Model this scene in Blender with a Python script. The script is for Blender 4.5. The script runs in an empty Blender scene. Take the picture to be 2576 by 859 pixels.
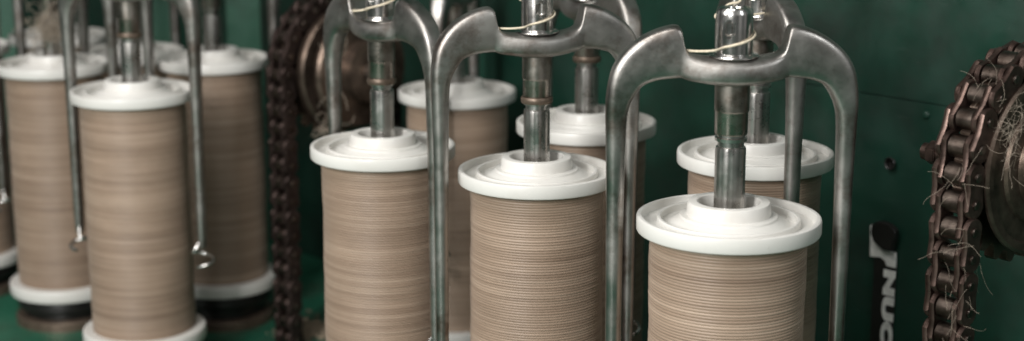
import bpy, bmesh, math, random
from mathutils import Vector, Matrix
random.seed(7)
scene = bpy.context.scene
COL = scene.collection
F = 4200.0; CX = 1288.0; CY = 429.5; PITCH = math.radians(13.2); CAMZ = 0.491
cp, sp = math.cos(PITCH), math.sin(PITCH)
R = 0.05

def P(u, v, d):
    xc = (u-CX)/F*d; yc = (CY-v)/F*d
    return Vector((xc, yc*sp+d*cp, yc*cp-d*sp+CAMZ))

# ------------------------------------------------------------------ materials
def newmat(name):
    m = bpy.data.materials.new(name); m.use_nodes = True
    nt = m.node_tree; b = nt.nodes['Principled BSDF']
    return m, nt, b

def coords(nt, scale=(1,1,1), rnd=True):
    tc = nt.nodes.new('ShaderNodeTexCoord')
    mp = nt.nodes.new('ShaderNodeMapping'); mp.inputs['Scale'].default_value = scale
    nt.links.new(tc.outputs['Object'], mp.inputs['Vector'])
    if rnd:
        oi = nt.nodes.new('ShaderNodeObjectInfo')
        ml = nt.nodes.new('ShaderNodeMath'); ml.operation = 'MULTIPLY'; ml.inputs[1].default_value = 37.0
        nt.links.new(oi.outputs['Random'], ml.inputs[0])
        cb = nt.nodes.new('ShaderNodeCombineXYZ')
        for k in range(3): nt.links.new(ml.outputs[0], cb.inputs[k])
        nt.links.new(cb.outputs[0], mp.inputs['Location'])
    return mp.outputs['Vector']

def noise(nt, vec, scale, detail=4, rough=0.55):
    n = nt.nodes.new('ShaderNodeTexNoise'); n.inputs['Scale'].default_value = scale
    n.inputs['Detail'].default_value = detail; n.inputs['Roughness'].default_value = rough
    nt.links.new(vec, n.inputs['Vector']); return n.outputs['Fac']

def ramp(nt, fac, stops):
    r = nt.nodes.new('ShaderNodeValToRGB'); e = r.color_ramp.elements
    while len(e) < len(stops): e.new(0.5)
    for i, (p, c) in enumerate(stops):
        e[i].position = p; e[i].color = (*c, 1) if len(c) == 3 else c
    nt.links.new(fac, r.inputs['Fac']); return r.outputs['Color']

def mixc(nt, fac, a, b, mode='MIX'):
    m = nt.nodes.new('ShaderNodeMix'); m.data_type = 'RGBA'; m.blend_type = mode
    for s, i in ((fac, 0), (a, 6), (b, 7)):
        if hasattr(s, 'is_linked'): nt.links.new(s, m.inputs[i])
        elif i == 0: m.inputs[0].default_value = s
        else: m.inputs[i].default_value = (*s, 1)
    return m.outputs[2]

def bump(nt, b, h, strength, dist):
    bp = nt.nodes.new('ShaderNodeBump'); bp.inputs['Strength'].default_value = strength
    bp.inputs['Distance'].default_value = dist
    nt.links.new(h, bp.inputs['Height']); nt.links.new(bp.outputs['Normal'], b.inputs['Normal'])

def mat_plastic():
    m, nt, b = newmat('white_plastic')
    v = coords(nt)
    c = ramp(nt, noise(nt, v, 30, 4), [(0.3, (0.66,0.64,0.595)), (0.5, (0.705,0.69,0.65)), (1, (0.74,0.735,0.70))])
    s = ramp(nt, noise(nt, v, 300, 3), [(0.69, (0,0,0)), (0.82, (0.35,0.35,0.35))])
    nt.links.new(mixc(nt, s, c, (0.40,0.34,0.27)), b.inputs['Base Color'])
    b.inputs['Roughness'].default_value = 0.34
    bump(nt, b, noise(nt, v, 300, 3), 0.04, 0.001)
    return m

def mat_yarn():
    m, nt, b = newmat('tan_yarn')
    v = coords(nt, (5, 5, 380))
    c1 = ramp(nt, noise(nt, v, 1.0, 3, 0.55), [(0.25, (0.245,0.175,0.126)), (0.5, (0.33,0.245,0.182)), (0.75, (0.42,0.325,0.25))])
    v2 = coords(nt, (3, 3, 45))
    c2 = ramp(nt, noise(nt, v2, 1.0, 3), [(0.3, (0.84,0.81,0.78)), (0.7, (1.08,1.07,1.05))])
    c = mixc(nt, 1.0, c1, c2, 'MULTIPLY')
    v4 = coords(nt, (16, 16, 30))
    c3 = ramp(nt, noise(nt, v4, 1.0, 5, 0.6), [(0.3, (0.85,0.84,0.83)), (0.7, (1.07,1.07,1.07))])
    nt.links.new(mixc(nt, 1.0, c, c3, 'MULTIPLY'), b.inputs['Base Color'])
    b.inputs['Roughness'].default_value = 0.45
    b.inputs['Sheen Weight'].default_value = 0.1
    b.inputs['Sheen Roughness'].default_value = 0.5
    v3 = coords(nt, (120, 120, 700))
    bump(nt, b, noise(nt, v3, 1.0, 4, 0.7), 0.22, 0.0004)
    return m

def mat_steel(name, c_lo, c_hi, rough, stretch=(60,60,6), stain=0.5, bumpy=0.1, stainc=(0.06,0.035,0.022), metal=1.0, ss=55, s0=0.48):
    m, nt, b = newmat(name)
    v = coords(nt, stretch)
    c = ramp(nt, noise(nt, v, 1.0, 5, 0.65), [(0.3, c_lo), (0.7, c_hi)])
    v2 = coords(nt, (1,1,1))
    st = ramp(nt, noise(nt, v2, ss, 8, 0.7), [(s0, (0,0,0)), (s0+0.2, (stain,)*3)])
    nt.links.new(mixc(nt, st, c, stainc), b.inputs['Base Color'])
    b.inputs['Metallic'].default_value = metal
    rr = ramp(nt, noise(nt, v2, ss*1.2, 6, 0.65), [(0.3, (rough*0.75,)*3), (0.7, (min(1, rough*1.5),)*3)])
    nt.links.new(rr, b.inputs['Roughness'])
    bump(nt, b, noise(nt, v, 1.5, 5, 0.7), bumpy, 0.0008)
    return m

def mat_paint(name, base, dark, rough=0.35, dirt=(0.012,0.013,0.010), dscale=7, damt=0.85):
    m, nt, b = newmat(name)
    v = coords(nt, rnd=False)
    c = ramp(nt, noise(nt, v, 6, 5), [(0.3, dark), (0.65, base)])
    d = ramp(nt, noise(nt, v, dscale, 8, 0.7), [(0.46, (0,0,0)), (0.70, (damt,)*3)])
    c = mixc(nt, d, c, dirt)
    sc = coords(nt, (25, 25, 260), rnd=False)
    s = ramp(nt, noise(nt, sc, 1.0, 4, 0.6), [(0.66, (0,0,0)), (0.76, (0.22,)*3)])
    c = mixc(nt, s, c, (0.10,0.13,0.11))
    sc2 = coords(nt, (1,1,1), rnd=False)
    s2 = ramp(nt, noise(nt, sc2, 170, 5, 0.7), [(0.66, (0,0,0)), (0.72, (0.45,)*3)])
    c = mixc(nt, s2, c, (0.12,0.13,0.11))
    nt.links.new(c, b.inputs['Base Color'])
    rr = ramp(nt, noise(nt, v, 30, 6), [(0.3, (rough*0.8,)*3), (0.7, (rough*1.7,)*3)])
    nt.links.new(rr, b.inputs['Roughness'])
    bump(nt, b, noise(nt, v, 90, 4, 0.6), 0.15, 0.001)
    return m

def mat_simple(name, col, rough=0.6, metal=0.0, ns=80, var=0.35, bs=0.2):
    m, nt, b = newmat(name)
    v = coords(nt)
    lo = tuple(c*(1-var) for c in col); hi = tuple(min(1, c*(1+var)) for c in col)
    nt.links.new(ramp(nt, noise(nt, v, ns, 6, 0.65), [(0.3, lo), (0.7, hi)]), b.inputs['Base Color'])
    b.inputs['Roughness'].default_value = rough; b.inputs['Metallic'].default_value = metal
    bump(nt, b, noise(nt, v, ns*4, 4), bs, 0.0008)
    return m

M_PL = mat_plastic(); M_YARN = mat_yarn()
M_SHAFT = mat_steel('ground_steel', (0.42,0.405,0.385), (0.60,0.585,0.56), 0.27, (500,500,4), 0.35, 0.05, (0.20,0.15,0.115))
M_SLEEVE = mat_steel('stained_steel', (0.27,0.23,0.20), (0.45,0.415,0.375), 0.30, (25,25,60), 0.8, 0.1, (0.12,0.075,0.05))
M_CHROME = mat_steel('polished_steel', (0.58,0.57,0.55), (0.70,0.69,0.67), 0.20, (30,30,200), 0.35, 0.03, (0.28,0.21,0.16))
M_FLYER = mat_steel('cast_steel', (0.30,0.285,0.265), (0.45,0.435,0.41), 0.37, (30,30,30), 0.85, 0.2, (0.12,0.078,0.055), 1.0, 30, 0.49)
M_GREEN = mat_paint('green_panel_paint', (0.011,0.052,0.033), (0.006,0.030,0.020), 0.36)
M_DECK = mat_paint('green_deck_paint', (0.025,0.15,0.088), (0.012,0.075,0.046), 0.30, (0.05,0.045,0.035), 22, 0.6)
M_POST = mat_paint('green_post_paint', (0.06,0.17,0.11), (0.03,0.10,0.065), 0.4)
M_DARK = mat_simple('dark_backing', (0.012,0.013,0.012), 0.8)
M_BLACK = mat_simple('black_rubber', (0.013,0.012,0.011), 0.35)
M_BROWN = mat_simple('greasy_brown_metal', (0.16,0.12,0.09), 0.4, 0.6)
M_CHAIN = mat_steel('greasy_brown_chain_steel', (0.050,0.034,0.028), (0.165,0.11,0.092), 0.34, (90,90,90), 0.7, 0.3, (0.042,0.024,0.018), 0.85)
M_CHAIND = mat_steel('dark_chain_steel', (0.025,0.018,0.016), (0.085,0.058,0.050), 0.45, (90,90,90), 0.7, 0.3, (0.028,0.017,0.013), 0.8)
M_PIN = mat_steel('dark_pin_steel', (0.05,0.038,0.032), (0.20,0.16,0.135), 0.32, (90,90,90), 0.4, 0.2)
M_SPR = mat_simple('oily_cast_iron', (0.12,0.088,0.068), 0.36, 0.8, 60, 0.6)
M_FIB = mat_simple('cream_fibre', (0.36,0.30,0.235), 0.8, 0, 200, 0.3)
M_CREAM = mat_simple('cream_yarn', (0.66,0.58,0.44), 0.7, 0, 900, 0.3)
M_WHITE = mat_simple('white_lettering', (0.78,0.77,0.73), 0.6, 0, 200, 0.2)

# ------------------------------------------------------------------ helpers
def finish(me, mat, ang=35, smooth=True):
    if mat: me.materials.append(mat)
    if smooth:
        for p in me.polygons: p.use_smooth = True
        me.set_sharp_from_angle(angle=math.radians(ang))
    return me

def lathe(name, prof, segs, mat, ang=35, rf=None):
    bm = bmesh.new(); rings = []
    for i, (r, z) in enumerate(prof):
        if r <= 1e-7: rings.append([bm.verts.new((0,0,z))])
        else:
            ring = []
            for k in range(segs):
                a = 2*math.pi*k/segs
                rr = r if rf is None else rf(r, z, a, i)
                ring.append(bm.verts.new((rr*math.cos(a), rr*math.sin(a), z)))
            rings.append(ring)
    for a, b in zip(rings[:-1], rings[1:]):
        for k in range(segs):
            k2 = (k+1) % segs
            if len(a) == 1 and len(b) == 1: continue
            if len(a) == 1: bm.faces.new((a[0], b[k2], b[k]))
            elif len(b) == 1: bm.faces.new((a[k], a[k2], b[0]))
            else: bm.faces.new((a[k], a[k2], b[k2], b[k]))
    bmesh.ops.recalc_face_normals(bm, faces=bm.faces)
    me = bpy.data.meshes.new(name); bm.to_mesh(me); bm.free()
    return finish(me, mat, ang)

def add(name, data, parent=None, loc=(0,0,0), rot=(0,0,0)):
    o = bpy.data.objects.new(name, data); COL.objects.link(o)
    o.location = loc; o.rotation_euler = rot
    if parent: o.parent = parent
    return o

def top(o, label, cat, group=None):
    o['label'] = label; o['category'] = cat
    if group: o['group'] = group
    return o

def bm_box(bm, c, s, mtx=None):
    g = bmesh.ops.create_cube(bm, size=1.0)
    for v in g['verts']:
        v.co = Vector((v.co.x*s[0]+c[0], v.co.y*s[1]+c[1], v.co.z*s[2]+c[2]))
        if mtx: v.co = mtx @ v.co
    return g['verts']

def tube_mesh(name, pts, rad, mat, n=8, sub=6):
    pts = [Vector(p) for p in pts]; out = []
    for i in range(len(pts)-1):
        p0 = pts[max(i-1,0)]; p1 = pts[i]; p2 = pts[i+1]; p3 = pts[min(i+2,len(pts)-1)]
        for k in range(sub):
            t = k/sub
            out.append(0.5*((2*p1)+(-p0+p2)*t+(2*p0-5*p1+4*p2-p3)*t*t+(-p0+3*p1-3*p2+p3)*t**3))
    out.append(pts[-1])
    bm = bmesh.new(); rings = []; prev = None
    for i, p in enumerate(out):
        t = (out[min(i+1,len(out)-1)]-out[max(i-1,0)]).normalized()
        ref = Vector((0,0,1)) if abs(t.z) < 0.9 else Vector((1,0,0))
        if prev is not None: ref = prev
        a = (ref - t*ref.dot(t)).normalized(); b = t.cross(a); prev = a
        rings.append([bm.verts.new(p+rad*(a*math.cos(2*math.pi*k/n)+b*math.sin(2*math.pi*k/n))) for k in range(n)])
    for a, b in zip(rings[:-1], rings[1:]):
        for k in range(n): bm.faces.new((a[k], a[(k+1)%n], b[(k+1)%n], b[k]))
    bm.faces.new(rings[0][::-1]); bm.faces.new(rings[-1])
    me = bpy.data.meshes.new(name); bm.to_mesh(me); bm.free()
    return finish(me, mat, 60)

# ------------------------------------------------------------------ bobbin meshes
BH = 0.203
def rnd(prof): return [(r*R, z*R) for r, z in prof]
top_prof = rnd([(0.30,-0.25),(0.80,-0.185),(0.968,-0.18),(0.992,-0.168),(1.0,-0.15),(1.0,-0.03),(0.993,-0.008),(0.978,0.0),(0.950,0.0),(0.940,-0.006),(0.932,-0.085),
   (0.922,-0.093),(0.785,-0.088),(0.777,-0.084),(0.773,-0.028),(0.766,-0.018),(0.742,-0.018),(0.735,-0.026),(0.730,-0.092),(0.72,-0.098),(0.672,-0.096),(0.665,-0.090),(0.60,-0.050),(0.535,-0.016),(0.528,0.002),(0.52,0.008),(0.475,0.010),
   (0.458,0.016),(0.448,0.132),(0.438,0.152),(0.42,0.158),(0.352,0.158),(0.340,0.150),(0.330,0.11),(0.318,-0.7),(0.30,-0.7),(0.30,-0.25)])
ME_TOP = lathe('top_flange', top_prof, 128, M_PL, 24)
bot_prof = rnd([(0.40,0.0),(0.99,0.0),(1.01,-0.012),(1.02,-0.04),(1.02,-0.19),(1.005,-0.22),(0.97,-0.235),(0.40,-0.235),(0.40,0.0)])
ME_BOT = lathe('bottom_flange', bot_prof, 80, M_PL, 30)

def yarn_mesh(seed):
    rs = random.Random(seed)
    pitch = 0.0017; n = int((BH-0.19*R)/pitch); S = 8
    off = [rs.gauss(0, 0.00004) for _ in range(n+2)]
    ph = [rs.uniform(0, 6.28) for _ in range(n+2)]; am = [abs(rs.gauss(0, 0.00004)) for _ in range(n+2)]
    prof = []
    H = BH-0.18*R; r0 = 0.844*R
    for i in range(n*S+1):
        prof.append((r0, -0.18*R-H*i/(n*S)))
    w = [rs.uniform(0, 6.28) for _ in range(4)]
    def rf(r, z, a, i):
        k = i//S; t = (i % S)/S
        zz = z/H
        low = 0.00025*math.sin(zz*9+w[0])+0.00015*math.sin(zz*23+w[1])+0.0001*math.sin(zz*51+w[2]+a)
        th = 0.00045*math.sin(math.pi*t)**0.5 if t > 0 else 0
        end = 0.0010*math.exp(-abs(z+0.19*R)/0.003)
        return r+low+th+off[k]+am[k]*math.sin(a*(1+k%3)+ph[k])-end
    return lathe('yarn_winding', prof, 72, M_YARN, 80, rf)
YARNS = [yarn_mesh(s) for s in (1,2,3)]

# ------------------------------------------------------------------ spindle and flyer meshes (z=0 at bobbin rim)
mm = 0.001
def flute(r, z, a, i):
    return r*(1-0.03*(0.5+0.5*math.cos(10*a))**3) if -0.03 < z < 0.0375 else r
ME_SHAFT = lathe('spindle_shaft', [(0,-BH),(7*mm,-BH),(7.5*mm,-40*mm),(8.3*mm,-28*mm)]+[(8.3*mm,z*mm) for z in (-26,-10,5,20,36)]+[(8.0*mm,38*mm),(7.0*mm,38.4*mm),(7.0*mm,41*mm),(8.5*mm,41.4*mm),(8.7*mm,43.2*mm),(7.6*mm,43.8*mm),(7.6*mm,46*mm),(7.6*mm,76*mm),(0,76*mm)], 80, M_SHAFT, 30, flute)
ME_SLEEVE = lathe('spindle_sleeve', [(7.7*mm,45*mm),(8.4*mm,45*mm),(8.8*mm,45.8*mm),(8.8*mm,57*mm),(8.9*mm,57.4*mm),(9.3*mm,58*mm),(9.3*mm,74*mm),(7.7*mm,74*mm),(7.7*mm,45*mm)], 64, M_SLEEVE, 30)
ME_BAND = lathe('retaining_ring', [(8.9*mm,42.4*mm),(9.7*mm,42.4*mm),(10.1*mm,43.3*mm),(10.1*mm,45.4*mm),(9.6*mm,46.4*mm),(8.9*mm,46.4*mm),(8.9*mm,42.4*mm)], 64, M_BROWN, 30)
def base_me(bt):
    return lathe('spindle_base', [(0,0),(44*mm,0),(44.5*mm,-1*mm),(45*mm,-9*mm),(44*mm,-11*mm),(38*mm,-11.5*mm),(38*mm,-bt-2*mm),(0,-bt-2*mm)], 64, M_BLACK, 30)
def ring_me(bt):
    return lathe('base_ring', [(38.5*mm,-bt+9*mm),(46*mm,-bt+8.5*mm),(47*mm,-bt+7.5*mm),(47.5*mm,-bt-2*mm),(38.5*mm,-bt-2*mm),(38.5*mm,-bt+9*mm)], 64, M_BROWN, 30)

def cap_mesh():
    cap = lathe('flyer_cap', [(0,84*mm),(9.9*mm,84*mm),(9.9*mm,109.5*mm),(9.6*mm,111.6*mm),(8.6*mm,113*mm),(6.2*mm,113.4*mm),(5.2*mm,112.8*mm),(4.6*mm,111*mm),(4.4*mm,100*mm),(0,100*mm)], 72, M_CHROME, 35)
    o = bpy.data.objects.new('tmp', cap); COL.objects.link(o)
    bm = bmesh.new(); bm_box(bm, (-3.0*mm,-11*mm,102.5*mm), (6.5*mm,10*mm,10*mm))
    bmesh.ops.bevel(bm, geom=[e for e in bm.edges], offset=2.0*mm, segments=3, affect='EDGES')
    cm = bpy.data.meshes.new('c'); bm.to_mesh(cm); bm.free()
    c = bpy.data.objects.new('cut', cm); COL.objects.link(c)
    md = o.modifiers.new('b', 'BOOLEAN'); md.object = c; md.operation = 'DIFFERENCE'; md.solver = 'EXACT'
    dg = bpy.context.evaluated_depsgraph_get(); dg.update()
    me = bpy.data.meshes.new_from_object(o.evaluated_get(dg)); me.name = 'flyer_cap'
    bpy.data.objects.remove(o); bpy.data.objects.remove(c)
    for p in me.polygons: p.use_smooth = True
    me.set_sharp_from_angle(angle=math.radians(35))
    return me
ME_CAP = cap_mesh()

def flyer_meshes():
    half = [
     (-62,-128,90,3.0,3.6,1),(-62,-110,90,4.0,4.4,1),(-62,-40,90,4.4,4.7,1),(-62,20,90,5.0,5.2,.95),(-62,50,90,5.6,5.8,.85),(-61.4,60,86,6.4,6.2,.75),(-59.6,68,76,7.6,6.6,.62),(-56.4,76,62,9.2,7.0,.52),
     (-51.6,81.4,46,10.8,7.2,.45),(-46,85.2,32,12.0,7.4,.42),(-40,87.8,20,13.0,7.6,.40),(-34,89.4,9,13.7,7.8,.40),(-30.2,89.8,3,13.8,7.8,.40),(-28.6,89.0,0,13.0,7.8,.40),(-27.2,85.6,0,9.8,8.0,.40),(-25.2,82.6,0,7.6,8.6,.42),
     (-21,81.0,-3,6.9,10.2,.5),(-14,79.9,-4,6.9,12.4,.55),(-7,79.4,-3,7.3,14.0,.6),(0,79.2,0,7.8,14.6,.62)]
    full = half + [(-x,z,-a,t,w,e) for x,z,a,t,w,e in half[-2::-1]]
    def cr(p0,p1,p2,p3,t): return [0.5*((2*b)+(-a+c)*t+(2*a-5*b+4*c-d)*t*t+(-a+3*b-3*c+d)*t**3) for a,b,c,d in zip(p0,p1,p2,p3)]
    secs = []
    for i in range(len(full)-1):
        for k in range(3):
            secs.append(cr(full[max(i-1,0)], full[i], full[i+1], full[min(i+2,len(full)-1)], k/3))
    secs.append(list(full[-1]))
    bm = bmesh.new(); rings = []; n = 36
    for x,z,a,t,w,e in secs:
        a = math.radians(a); nx, nz = -math.sin(a), math.cos(a); ring = []
        for k in range(n):
            q = 2*math.pi*k/n; c, s = math.cos(q), math.sin(q)
            u = math.copysign(abs(c)**e, c)*t; v = math.copysign(abs(s)**e, s)*w
            ring.append(bm.verts.new(((x+nx*u)*mm, v*mm, (z+nz*u)*mm)))
        rings.append(ring)
    for a, b in zip(rings[:-1], rings[1:]):
        for k in range(n): bm.faces.new((a[k], a[(k+1)%n], b[(k+1)%n], b[k]))
    bm.faces.new(rings[0]); bm.faces.new(rings[-1])
    bmesh.ops.recalc_face_normals(bm, faces=bm.faces)
    me = bpy.data.meshes.new('flyer_arms'); bm.to_mesh(me); bm.free()
    return finish(me, M_FLYER, 42)
ME_FLY = flyer_meshes()
ME_SEAT = lathe('cap_seat', [(10.0*mm,86.8*mm),(13.2*mm,86.9*mm),(13.6*mm,87.4*mm),(13.2*mm,88.0*mm),(11*mm,88.3*mm),(10.6*mm,89*mm),(10.0*mm,89.2*mm),(10.0*mm,86.8*mm)], 48, M_CHROME, 35)
def eye_mesh(sx):
    pts = [(sx*62*mm, 0, -120*mm)]
    for k in range(15):
        a = math.radians(-60+k*24)
        pts.append((sx*(62*mm) - sx*math.cos(a)*9*mm, math.sin(a)*7*mm, -130*mm - k*0.9*mm))
    return tube_mesh('guide_eye', pts, 1.5*mm, M_CHROME, 8, 4)
ME_EYES = [eye_mesh(-1), eye_mesh(1)]

SPECS = [
 ('A',1833,541,232, 2,0),('B',1350,423,198, 14,1),('C',963,362,182,-52,2),('D',333,223,154,-24,0),
 ('L',1900,378,196,103,1),('K',1475,302,176,-63,2),('J',1150,224,148,78,0),('F',537,143,139,35,1),
 ('E',133,155,139,-18,2),('G',146,84,121,12,0),('H',332,125,129,58,1),('I',-112,112,131,30,2)]
bases = {}
for nm,u,v,hw,ang,yi in SPECS:
    d = F*R/hw; p = P(u,v,d); bases[nm] = p
    b = add('yarn_bobbin', None, None, (p.x,p.y,p.z-BH-0.235*R)); b.empty_display_size = 0.02
    b.rotation_euler = (0,0,random.uniform(0,6.28))
    top(b, 'white flanged bobbin wound with tan yarn standing on a spindle', 'bobbin', 'white bobbins of tan yarn on the machine')
    o0 = BH+0.235*R
    add('top_flange', ME_TOP, b, (0,0,o0)); add('yarn_winding', YARNS[yi], b, (0,0,o0)); add('bottom_flange', ME_BOT, b, (0,0,0.235*R))
    bt = p.z-BH-0.235*R
    s = add('flyer_spindle', None, None, (p.x,p.y,0.0)); s.empty_display_size = 0.02
    top(s, 'steel spindle with inverted U shaped flyer over a bobbin', 'spindle', 'steel flyer spindles on the machine')
    add('spindle_base', base_me(bt), s, (0,0,bt-0.0003)); add('base_ring', ring_me(bt), s, (0,0,bt-0.0003))
    add('spindle_shaft', ME_SHAFT, s, (0,0,p.z), (0,0,0.2)); add('spindle_sleeve', ME_SLEEVE, s, (0,0,p.z), (0,0,random.uniform(0,6)))
    if nm in 'BCKD': add('retaining_ring', ME_BAND, s, (0,0,p.z))
    a = math.radians(ang)
    add('flyer_arms', ME_FLY, s, (0,0,p.z), (0,0,a))
    add('cap_seat', ME_SEAT, s, (0,0,p.z))
    add('flyer_cap', ME_CAP, s, (0,0,p.z), (0,0,math.radians({'A':-5,'B':30}.get(nm,-20))))
    for e in ME_EYES: add('guide_eye', e, s, (0,0,p.z), (0,0,a))

def strand(nm, rot):
    p = bases[nm]; a = math.radians(rot); pts = []
    base = [(-26,-3,90.6),(-20,-9,91),(-12,-13,92)]
    for k in range(9):
        q = math.radians(235+k*30); base.append((11.0*math.cos(q), 11.0*math.sin(q), 93+k*1.5))
    base += [(-9,10,107),(-2,11.2,113),(2,3,115.2),(3.5,1,118),(8,2,128),(16,4,150),(26,8,185)]
    for x,y,z in base:
        pts.append((x*mm*math.cos(a)-y*mm*math.sin(a), x*mm*math.sin(a)+y*mm*math.cos(a), z*mm))
    o = add('yarn_strand', tube_mesh('yarn_strand', pts, 0.7*mm, M_CREAM, 8, 6), None, p)
    top(o, 'cream yarn looped around a polished steel flyer cap', 'yarn', 'cream yarn strands on the flyers')
for nm, r in (('A',0),('B',12),('C',-50),('L',60),('D',-20)): strand(nm, r)

# ------------------------------------------------------------------ chain and sprocket
TE = 24
def chain_objs(pitch, nleft, nright, wf, mt1):
    r = pitch/(2*math.sin(math.pi/TE)); pins = []
    for k in range(nleft, 0, -1): pins.append((-r, -k*pitch))
    for k in range(TE//2+1):
        th = math.pi-k*2*math.pi/TE; pins.append((r*math.cos(th), r*math.sin(th)))
    for k in range(1, nright+1): pins.append((r, -k*pitch))
    rs = random.Random(3)
    bp, bi, br = bmesh.new(), bmesh.new(), bmesh.new()
    def plate(bm, a, b, y, th, hr):
        ax = Vector((a[0],0,a[1])); bx = Vector((b[0],0,b[1])); d = (bx-ax); L = d.length; d.normalize(); nrm = Vector((-d.z,0,d.x))
        out = []
        for k in range(9):
            q = math.radians(110+k*140/8)
            out.append((hr*math.cos(q), hr*math.sin(q)))
        out.append((L*0.5, -hr*0.76))
        for k in range(9):
            q = math.radians(-70+k*140/8)
            out.append((L+hr*math.cos(q), hr*math.sin(q)))
        out.append((L*0.5, hr*0.76))
        jy = rs.uniform(-1,1)*pitch*0.012
        bv = th*0.3
        def lay(yy, sc):
            return [bm.verts.new(ax+d*(L/2+(x-L/2)*(1-(1-sc)*0.5))+nrm*z*sc+Vector((0,yy+jy,0))) for x,z in out]
        ls = [lay(y-th/2,0.92), lay(y-th/2+bv,1), lay(y+th/2-bv,1), lay(y+th/2,0.92)]
        bm.faces.new(ls[0]); bm.faces.new(ls[-1][::-1])
        for f1,f2 in zip(ls[:-1],ls[1:]):
            for k in range(len(out)):
                j = (k+1) % len(out); bm.faces.new((f1[k], f2[k], f2[j], f1[j]))
    def cyl(bm, c, rad, y0, y1, n=16):
        rings = [[bm.verts.new((c[0]+rad*rr*math.cos(2*math.pi*k/n), y, c[1]+rad*rr*math.sin(2*math.pi*k/n))) for k in range(n)] for y, rr in ((y0,0.8),(y0+0.0004,1),(y1-0.0004,1),(y1,0.8))]
        for A, B in zip(rings[:-1], rings[1:]):
            for k in range(n): bm.faces.new((A[k],A[(k+1)%n],B[(k+1)%n],B[k]))
        bm.faces.new(rings[0]); bm.faces.new(rings[-1])
    th = pitch*0.22; wi = pitch*0.28*wf; wo = wi+th*1.08; hr = pitch*0.54
    for i in range(len(pins)-1):
        a, b = pins[i], pins[i+1]
        for s in (-1,1):
            if i % 2: plate(bp, a, b, s*wo, th, hr*0.97)
            else: plate(bi, a, b, s*wi, th, hr)
    for c in pins:
        cyl(br, c, pitch*0.43, -wi+th*0.6, wi-th*0.6)
        cyl(br, c, pitch*0.17, -wo-th*0.85, wo+th*0.85, 12)
    res = []
    for nm, bm, mt in (('outer_plates', bp, mt1), ('inner_plates', bi, mt1), ('rollers_and_pins', br, M_PIN)):
        bmesh.ops.recalc_face_normals(bm, faces=bm.faces)
        me = bpy.data.meshes.new(nm); bm.to_mesh(me); bm.free(); finish(me, mt, 30); res.append((nm, me))
    return r, res
def sprocket_mesh(r, pitch, wf):
    bm = bmesh.new(); out = []
    for k in range(TE):
        for fr, rr in ((0.0, r-pitch*0.45),(0.18, r-pitch*0.34),(0.36, r-pitch*0.02),(0.5, r+pitch*0.04),(0.64, r-pitch*0.02),(0.82, r-pitch*0.34)):
            a = 2*math.pi*(k+fr)/TE; out.append((rr*math.cos(a), rr*math.sin(a)))
    h = pitch*0.12*wf
    f1 = [bm.verts.new((x,-h,z)) for x,z in out]; f2 = [bm.verts.new((x,h,z)) for x,z in out]
    bm.faces.new(f1); bm.faces.new(f2[::-1])
    for k in range(len(out)):
        j = (k+1)%len(out); bm.faces.new((f1[k],f2[k],f2[j],f1[j]))
    bmesh.ops.recalc_face_normals(bm, faces=bm.faces)
    me = bpy.data.meshes.new('toothed_wheel'); bm.to_mesh(me); bm.free(); return finish(me, M_SPR, 30)
def place_chain(c, pitch, ang, nl, nr, lab, front_discs, shaft, wf, mt1):
    r, res = chain_objs(pitch, nl, nr, wf, mt1)
    ch = add('drive_chain', None, None, c, (0,0,ang)); ch.empty_display_size = 0.02
    top(ch, lab, 'chain', 'roller drive chains of the machine')
    for nm, me in res: add(nm, me, ch)
    sp_ = add('sprocket', None, None, c, (0,0,ang)); sp_.empty_display_size = 0.02
    top(sp_, 'dark oily sprocket and hub wrapped by a roller chain', 'sprocket', 'sprockets carrying the drive chains')
    add('toothed_wheel', sprocket_mesh(r, pitch, wf), sp_)
    add('hub', lathe('hub', front_discs, 72, M_SPR, 30), sp_, (0,0,0), (math.pi/2,0,0))
    sh = lathe('axle', [(0,shaft[0]),(0.0085,shaft[0]),(0.0095,shaft[0]+0.001),(0.0095,shaft[1]),(0,shaft[1])], 32, M_SLEEVE, 30)
    add('axle', sh, sp_, (0,0,0), (math.pi/2,0,0))
    return r
discsR = [(0,-0.009),(0.030,-0.009),(0.030,0.010),(0.0495,0.010),(0.051,0.0115),(0.051,0.013),(0.0495,0.0142),(0.0455,0.0142),(0.0445,0.0125),(0.034,0.0125),(0.033,0.0145),(0.031,0.0155),(0.025,0.0155),(0.024,0.020),(0.016,0.021),(0.015,0.026),(0,0.026)]
cR = P(2566,400,0.93)
place_chain(cR, 0.0150, math.radians(40), 22, 6, 'greasy red brown roller chain tangled with cream fibres', discsR, (-0.012, 0.09), 1.7, M_CHAIN)
discsL = [(0,-0.01),(0.035,-0.01),(0.035,0.013),(0.053,0.013),(0.055,0.015),(0.055,0.020),(0.053,0.022),(0.038,0.022),(0.036,0.028),(0.049,0.030),(0.050,0.035),(0.048,0.038),(0.028,0.039),(0.026,0.050),(0,0.050)]
cL = P(843,165,1.47)
place_chain(cL, 0.0158, math.radians(46), 26, 20, 'dark greasy roller chain hanging from a sprocket', discsL, (-0.03, 0.055), 1.45, M_CHAIND)

bm = bmesh.new()
bmesh.ops.create_cone(bm, cap_ends=True, segments=6, radius1=0.0072, radius2=0.0072, depth=0.006)
bmesh.ops.bevel(bm, geom=bm.edges[:], offset=0.0006, segments=2, affect='EDGES')
g = bmesh.ops.create_cone(bm, cap_ends=True, segments=24, radius1=0.0050, radius2=0.0050, depth=0.014)
me = bpy.data.meshes.new('hex_bolt'); bm.to_mesh(me); bm.free(); finish(me, M_CHAIN, 30)
bo = add('hex_bolt', me, None, P(2352,385,0.955), (math.radians(90),0,math.radians(43)))
top(bo, 'greasy hexagonal bolt beside the roller chain', 'bolt')

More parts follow.
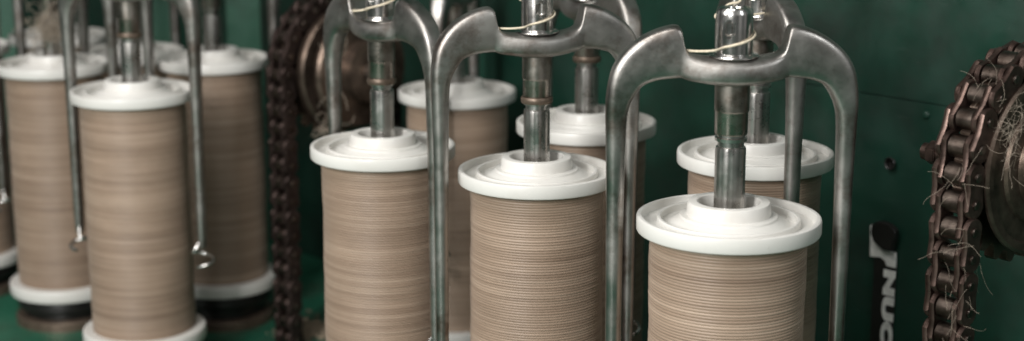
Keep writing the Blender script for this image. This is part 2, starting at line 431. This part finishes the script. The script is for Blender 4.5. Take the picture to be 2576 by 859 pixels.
# ------------------------------------------------------------------ walls
W0 = Vector((0.288,1.161,0)); E_ = Vector((-0.68,0.73,0)).normalized(); N_ = Vector((-0.73,-0.68,0)).normalized()
WROT = math.atan2(-E_.y, -E_.x)
def wall_hit(u, v):
    dr = (P(u,v,1.0)-Vector((0,0,CAMZ))); o = Vector((0,0,CAMZ))
    t = (W0-o).dot(N_)/dr.dot(N_); return o+dr*t
WALL = add('machine_wall', None, None, W0, (0,0,WROT)); WALL.empty_display_size = 0.05
top(WALL, 'dark green painted steel machine wall with scratches and a seam', 'machine wall')
def panel(name, x0, x1, z0, z1, mat=M_GREEN, th=0.004, off=0):
    bm = bmesh.new(); bm_box(bm, ((x0+x1)/2, th/2-off, (z0+z1)/2), (x1-x0, th, z1-z0))
    bmesh.ops.bevel(bm, geom=bm.edges[:], offset=0.0006, segments=2, affect='EDGES')
    me = bpy.data.meshes.new(name); bm.to_mesh(me); bm.free(); finish(me, mat, 30)
    return add(name, me, WALL)
SE = wall_hit(2280,252).z
panel('panel', -0.60, 0.60, SE+0.0002, 0.95)
panel('panel', -0.60, 0.60, 0.0, SE-0.0002)
panel('panel', -2.2, -0.604, 0.0, 0.95)
panel('backing_frame', -2.3, 0.8, 0.0, 1.0, M_DARK, 0.01, -0.006)

hole = lathe('panel_hole', [(0.0,-0.003),(0.0030,-0.003),(0.0032,0.0002),(0.0042,0.0008),(0.0048,0.0)], 32, M_BLACK, 60)
h = wall_hit(2245,410); o = add('hole_grommet', hole, None, h+N_*0.0035, (math.radians(90),0,WROT)); top(o,'small dark hole with worn rim in the green panel','hole')
riv = lathe('panel_rivet', [(0.0030,0),(0.0028,0.0008),(0.002,0.0013),(0,0.0014)], 24, M_GREEN, 60)
for (u,v) in ((2330,290),(2120,315)):
    h = wall_hit(u,v); o = add('panel_rivet', riv, None, h+N_*0.0002, (math.radians(90),0,WROT)); top(o,'green painted rivet on the steel panel','rivet','rivets on the green panels')
k = add('wall_bracket', None, None, wall_hit(2228,592), (0,0,WROT)); top(k,'flat black bracket with white markings on the green wall','bracket')
def slab(name, poly, y0, y1, mat, bev=0.0006):
    bm = bmesh.new()
    vs = [bm.verts.new((x*mm, y0, z*mm)) for x,z in poly]; f = bm.faces.new(vs)
    ex = bmesh.ops.extrude_face_region(bm, geom=[f])
    for v in ex['geom']:
        if isinstance(v, bmesh.types.BMVert): v.co.y = y1
    bmesh.ops.recalc_face_normals(bm, faces=bm.faces)
    bmesh.ops.bevel(bm, geom=bm.edges[:], offset=bev, segments=3, affect='EDGES')
    me = bpy.data.meshes.new(name); bm.to_mesh(me); bm.free(); return finish(me, mat, 40)
add('black_plate', slab('black_plate', [(-8,1),(-7.5,8),(-3,11),(2,11.5),(8,10.5),(13,7),(13,1.5),(11,-4),(11,-9),(3,-9.2),(-1,-7),(-5,-4.5)], -0.008, -0.0024, M_BLACK), k)
add('backing_plate', slab('backing_plate', [(-8,-14),(11.5,-14),(11.5,-110),(-8,-110)], -0.0016, -0.0004, M_BLACK, 0.0003), k)
add('white_plate', slab('white_plate', [(-11.6,6),(-8.0,6.5),(-7.4,-2),(-4.6,-7),(-1,-9.6),(3.2,-10.5),(11.5,-10.5),(11.8,-22),(4,-22),(2.6,-18.5),(-1.5,-16.5),(-10.5,-18)], -0.0034, -0.0018, M_WHITE, 0.0003), k)
cu = bpy.data.curves.new('lettering', 'FONT'); cu.body = 'NUCE'; cu.size = 0.0150; cu.extrude = 0.0003; cu.offset = 0.0011; cu.space_character = 1.12
to = bpy.data.objects.new('tmp', cu); COL.objects.link(to)
dg = bpy.context.evaluated_depsgraph_get(); dg.update()
me = bpy.data.meshes.new_from_object(to.evaluated_get(dg)); me.name='white_lettering'; bpy.data.objects.remove(to)
me.transform(Matrix.Rotation(math.radians(90),4,'X')); me.transform(Matrix.Rotation(math.radians(90),4,'Y'))
me.transform(Matrix.Diagonal((0.80,1,1.65,1)))
me.materials.clear(); me.materials.append(M_WHITE)
lm = add('white_lettering', me, k, (0.0024,-0.0021,-0.0250))

# ------------------------------------------------------------------ posts at back
def post(u, d, w, dep, mat, lab, z1=0.95):
    p = P(u, 100, d)
    bm = bmesh.new(); bm_box(bm, (0,0,z1/2), (w,dep,z1)); bmesh.ops.bevel(bm, geom=bm.edges[:], offset=0.002, segments=2, affect='EDGES')
    bm_box(bm, (0,-dep/2-0.001,0.40), (w*0.5,0.004,0.05))
    me = bpy.data.meshes.new('machine_post'); bm.to_mesh(me); bm.free(); finish(me, mat, 30)
    o = add('machine_post', me, None, (p.x,p.y,0.0), (0,0,math.radians(8))); top(o, lab, 'post', 'painted posts of the machine frame')
post(632,1.78,0.050,0.02,M_POST,'green painted steel post of the machine frame')
post(425,1.90,0.036,0.02,M_POST,'green painted steel post of the machine frame')
post(20,1.99,0.03,0.02,M_POST,'green painted steel post of the machine frame')

# ------------------------------------------------------------------ deck
bm = bmesh.new(); bmesh.ops.create_grid(bm, x_segments=2, y_segments=2, size=2.5)
me = bpy.data.meshes.new('ground'); bm.to_mesh(me); bm.free(); me.materials.append(M_DECK)
g = add('ground', me, None, (0,1.2,0)); g['kind'] = 'structure'; g['label'] = 'green painted machine deck with lint and grime'

bm = bmesh.new(); rs = random.Random(11)
def lint(c, spread, n, s0):
    for _ in range(n):
        x = c[0]+rs.gauss(0,spread); y = c[1]+rs.gauss(0,spread); s = s0*rs.uniform(0.4,1.5)
        gg = bmesh.ops.create_icosphere(bm, subdivisions=1, radius=s)
        sc = (rs.uniform(.6,1.8), rs.uniform(.6,1.8), rs.uniform(.2,.5)); rz = rs.uniform(0,6)
        for v in gg['verts']:
            co = v.co*rs.uniform(0.7,1.25); co = Vector((co.x*sc[0],co.y*sc[1],co.z*sc[2])); co.rotate(Matrix.Rotation(rz,3,'Z')); v.co = co+Vector((x,y,s*0.3))
def deck_hit(u, v):
    dr = P(u,v,1.0)-Vector((0,0,CAMZ)); return Vector((0,0,CAMZ))+dr*(CAMZ/-dr.z)
lp = deck_hit(785,830)
lint((lp.x,lp.y), 0.014, 420, 0.0022)
me = bpy.data.meshes.new('lint_debris'); bm.to_mesh(me); bm.free(); finish(me, mat_simple('tan_lint',(0.26,0.21,0.15),0.9), 60)
o = add('lint_debris', me); o['kind']='stuff'; o['label']='tan lint heaped on the green deck beside the chain'; o['category']='lint'

# ------------------------------------------------------------------ loose fibres
def fibres(name, gens, rad, lab):
    cu = bpy.data.curves.new(name,'CURVE'); cu.dimensions='3D'; cu.bevel_depth=rad; cu.bevel_resolution=0
    for pts in gens:
        s = cu.splines.new('POLY'); s.points.add(len(pts)-1)
        for i,p in enumerate(pts): s.points[i].co = (*p,1)
    cu.materials.append(M_FIB); o = add(name, cu); o['kind']='stuff'; o['label']=lab; o['category']='fibre'; return o
def wander(p, d, n, step, curl):
    pts=[p.copy()]; d=d.normalized(); ax=Vector((rs.gauss(0,1),rs.gauss(0,1),rs.gauss(0,1))).normalized()
    for _ in range(n):
        d = (Matrix.Rotation(curl*rs.uniform(0.3,1),3,ax)@d + Vector((rs.gauss(0,.07),rs.gauss(0,.07),rs.gauss(0,.07)-0.06))).normalized()
        p = p+d*step; pts.append(p.copy())
        if rs.random()<0.10: ax=Vector((rs.gauss(0,1),rs.gauss(0,1),rs.gauss(0,1))).normalized()
    return pts
gens=[]
rv = lambda: Vector((rs.gauss(0,.6),rs.gauss(0,0.6),rs.gauss(0,1)))
for _ in range(26):
    gens.append(wander(P(rs.uniform(2370,2440),rs.uniform(420,859),0.885-rs.uniform(0,0.012)), rv(), rs.randint(8,16), 0.0013, 0.18))
for _ in range(60):
    gens.append(wander(P(rs.gauss(2545,18),rs.gauss(320,40),0.890-rs.uniform(0,0.008)), rv(), rs.randint(8,20), 0.0012, 0.34))
for _ in range(10):
    gens.append(wander(P(rs.uniform(2440,2520),rs.uniform(190,330),0.89), rv(), rs.randint(8,18), 0.0016, 0.18))
for _ in range(8):
    gens.append(wander(P(rs.uniform(2425,2470),rs.uniform(560,700),0.90), Vector((rs.uniform(-.3,.2),rs.uniform(-.3,.3),-1)), rs.randint(14,28), 0.0016, 0.16))
fibres('loose_fibre', gens, 0.00007, 'fine cream yarn fibres caught on the rusty chain')
gens=[]
for _ in range(14):
    gens.append(wander(P(rs.gauss(850,12),rs.gauss(120,40),1.38), rv(), rs.randint(8,18), 0.0022, 0.3))
for _ in range(30):
    gens.append(wander(P(rs.gauss(825,10),rs.gauss(320,14),1.42), rv(), rs.randint(8,16), 0.0016, 0.5))
for _ in range(130):
    gens.append(wander(P(rs.gauss(122,14),rs.gauss(72,16),1.48), rv(), rs.randint(10,26), 0.0015, 0.5))
fibres('loose_fibre', gens, 0.00022, 'tangled cream lint hanging on the shafts')

# ------------------------------------------------------------------ lights and world
def area(name, loc, target, sx, sy, power, col):
    l = bpy.data.lights.new(name,'AREA'); l.shape='RECTANGLE'; l.size=sx; l.size_y=sy; l.energy=power; l.color=col
    o = add(name, l, None, loc); o.rotation_euler = (Vector(target)-Vector(loc)).to_track_quat('-Z','Y').to_euler(); return o
area('ceiling_light', (-0.40,0.50,1.35), (-0.08,1.05,0.25), 0.8, 0.30, 8.5, (1.0,0.975,0.945))
area('front_left_key', (-0.64,-0.20,0.78), (0.0,1.1,0.2), 0.24, 0.55, 18, (1.0,0.985,0.97))  # added key lamp, set low so front bobbins shade the back row
area('left_light', (-0.98,0.45,0.80), (-0.15,1.2,0.2), 0.25, 0.6, 4.5, (1.0,0.985,0.97))
area('side_light', (0.9,-0.1,1.0), (0.1,1.0,0.3), 0.22, 0.7, 3.5, (0.95,0.98,1.0))
w = bpy.data.worlds.new('World'); scene.world = w; w.use_nodes = True
nt = w.node_tree; bg = nt.nodes['Background']
tc = nt.nodes.new('ShaderNodeTexCoord'); mp = nt.nodes.new('ShaderNodeMapping'); mp.inputs['Scale'].default_value=(1,1,0.5)
nt.links.new(tc.outputs['Generated'], mp.inputs['Vector'])
nt.links.new(ramp(nt, noise(nt, mp.outputs['Vector'], 3.0, 2), [(0.38,(0.03,0.035,0.035)),(0.50,(0.22,0.22,0.215)),(0.62,(0.90,0.88,0.84))]), bg.inputs['Color'])
bg.inputs['Strength'].default_value = 0.33

# ------------------------------------------------------------------ camera
cam = bpy.data.cameras.new('Camera'); co = add('Camera', cam, None, (0,0,CAMZ), (math.radians(90)-PITCH,0,0))
cam.sensor_width = 36; cam.lens = 36*F/2576; cam.clip_start = 0.01; cam.clip_end = 50
cam.dof.use_dof = True; cam.dof.focus_distance = 0.96; cam.dof.aperture_fstop = 6.5
scene.camera = co
scene.view_settings.view_transform='Standard'; scene.view_settings.look='None'; scene.view_settings.exposure=0
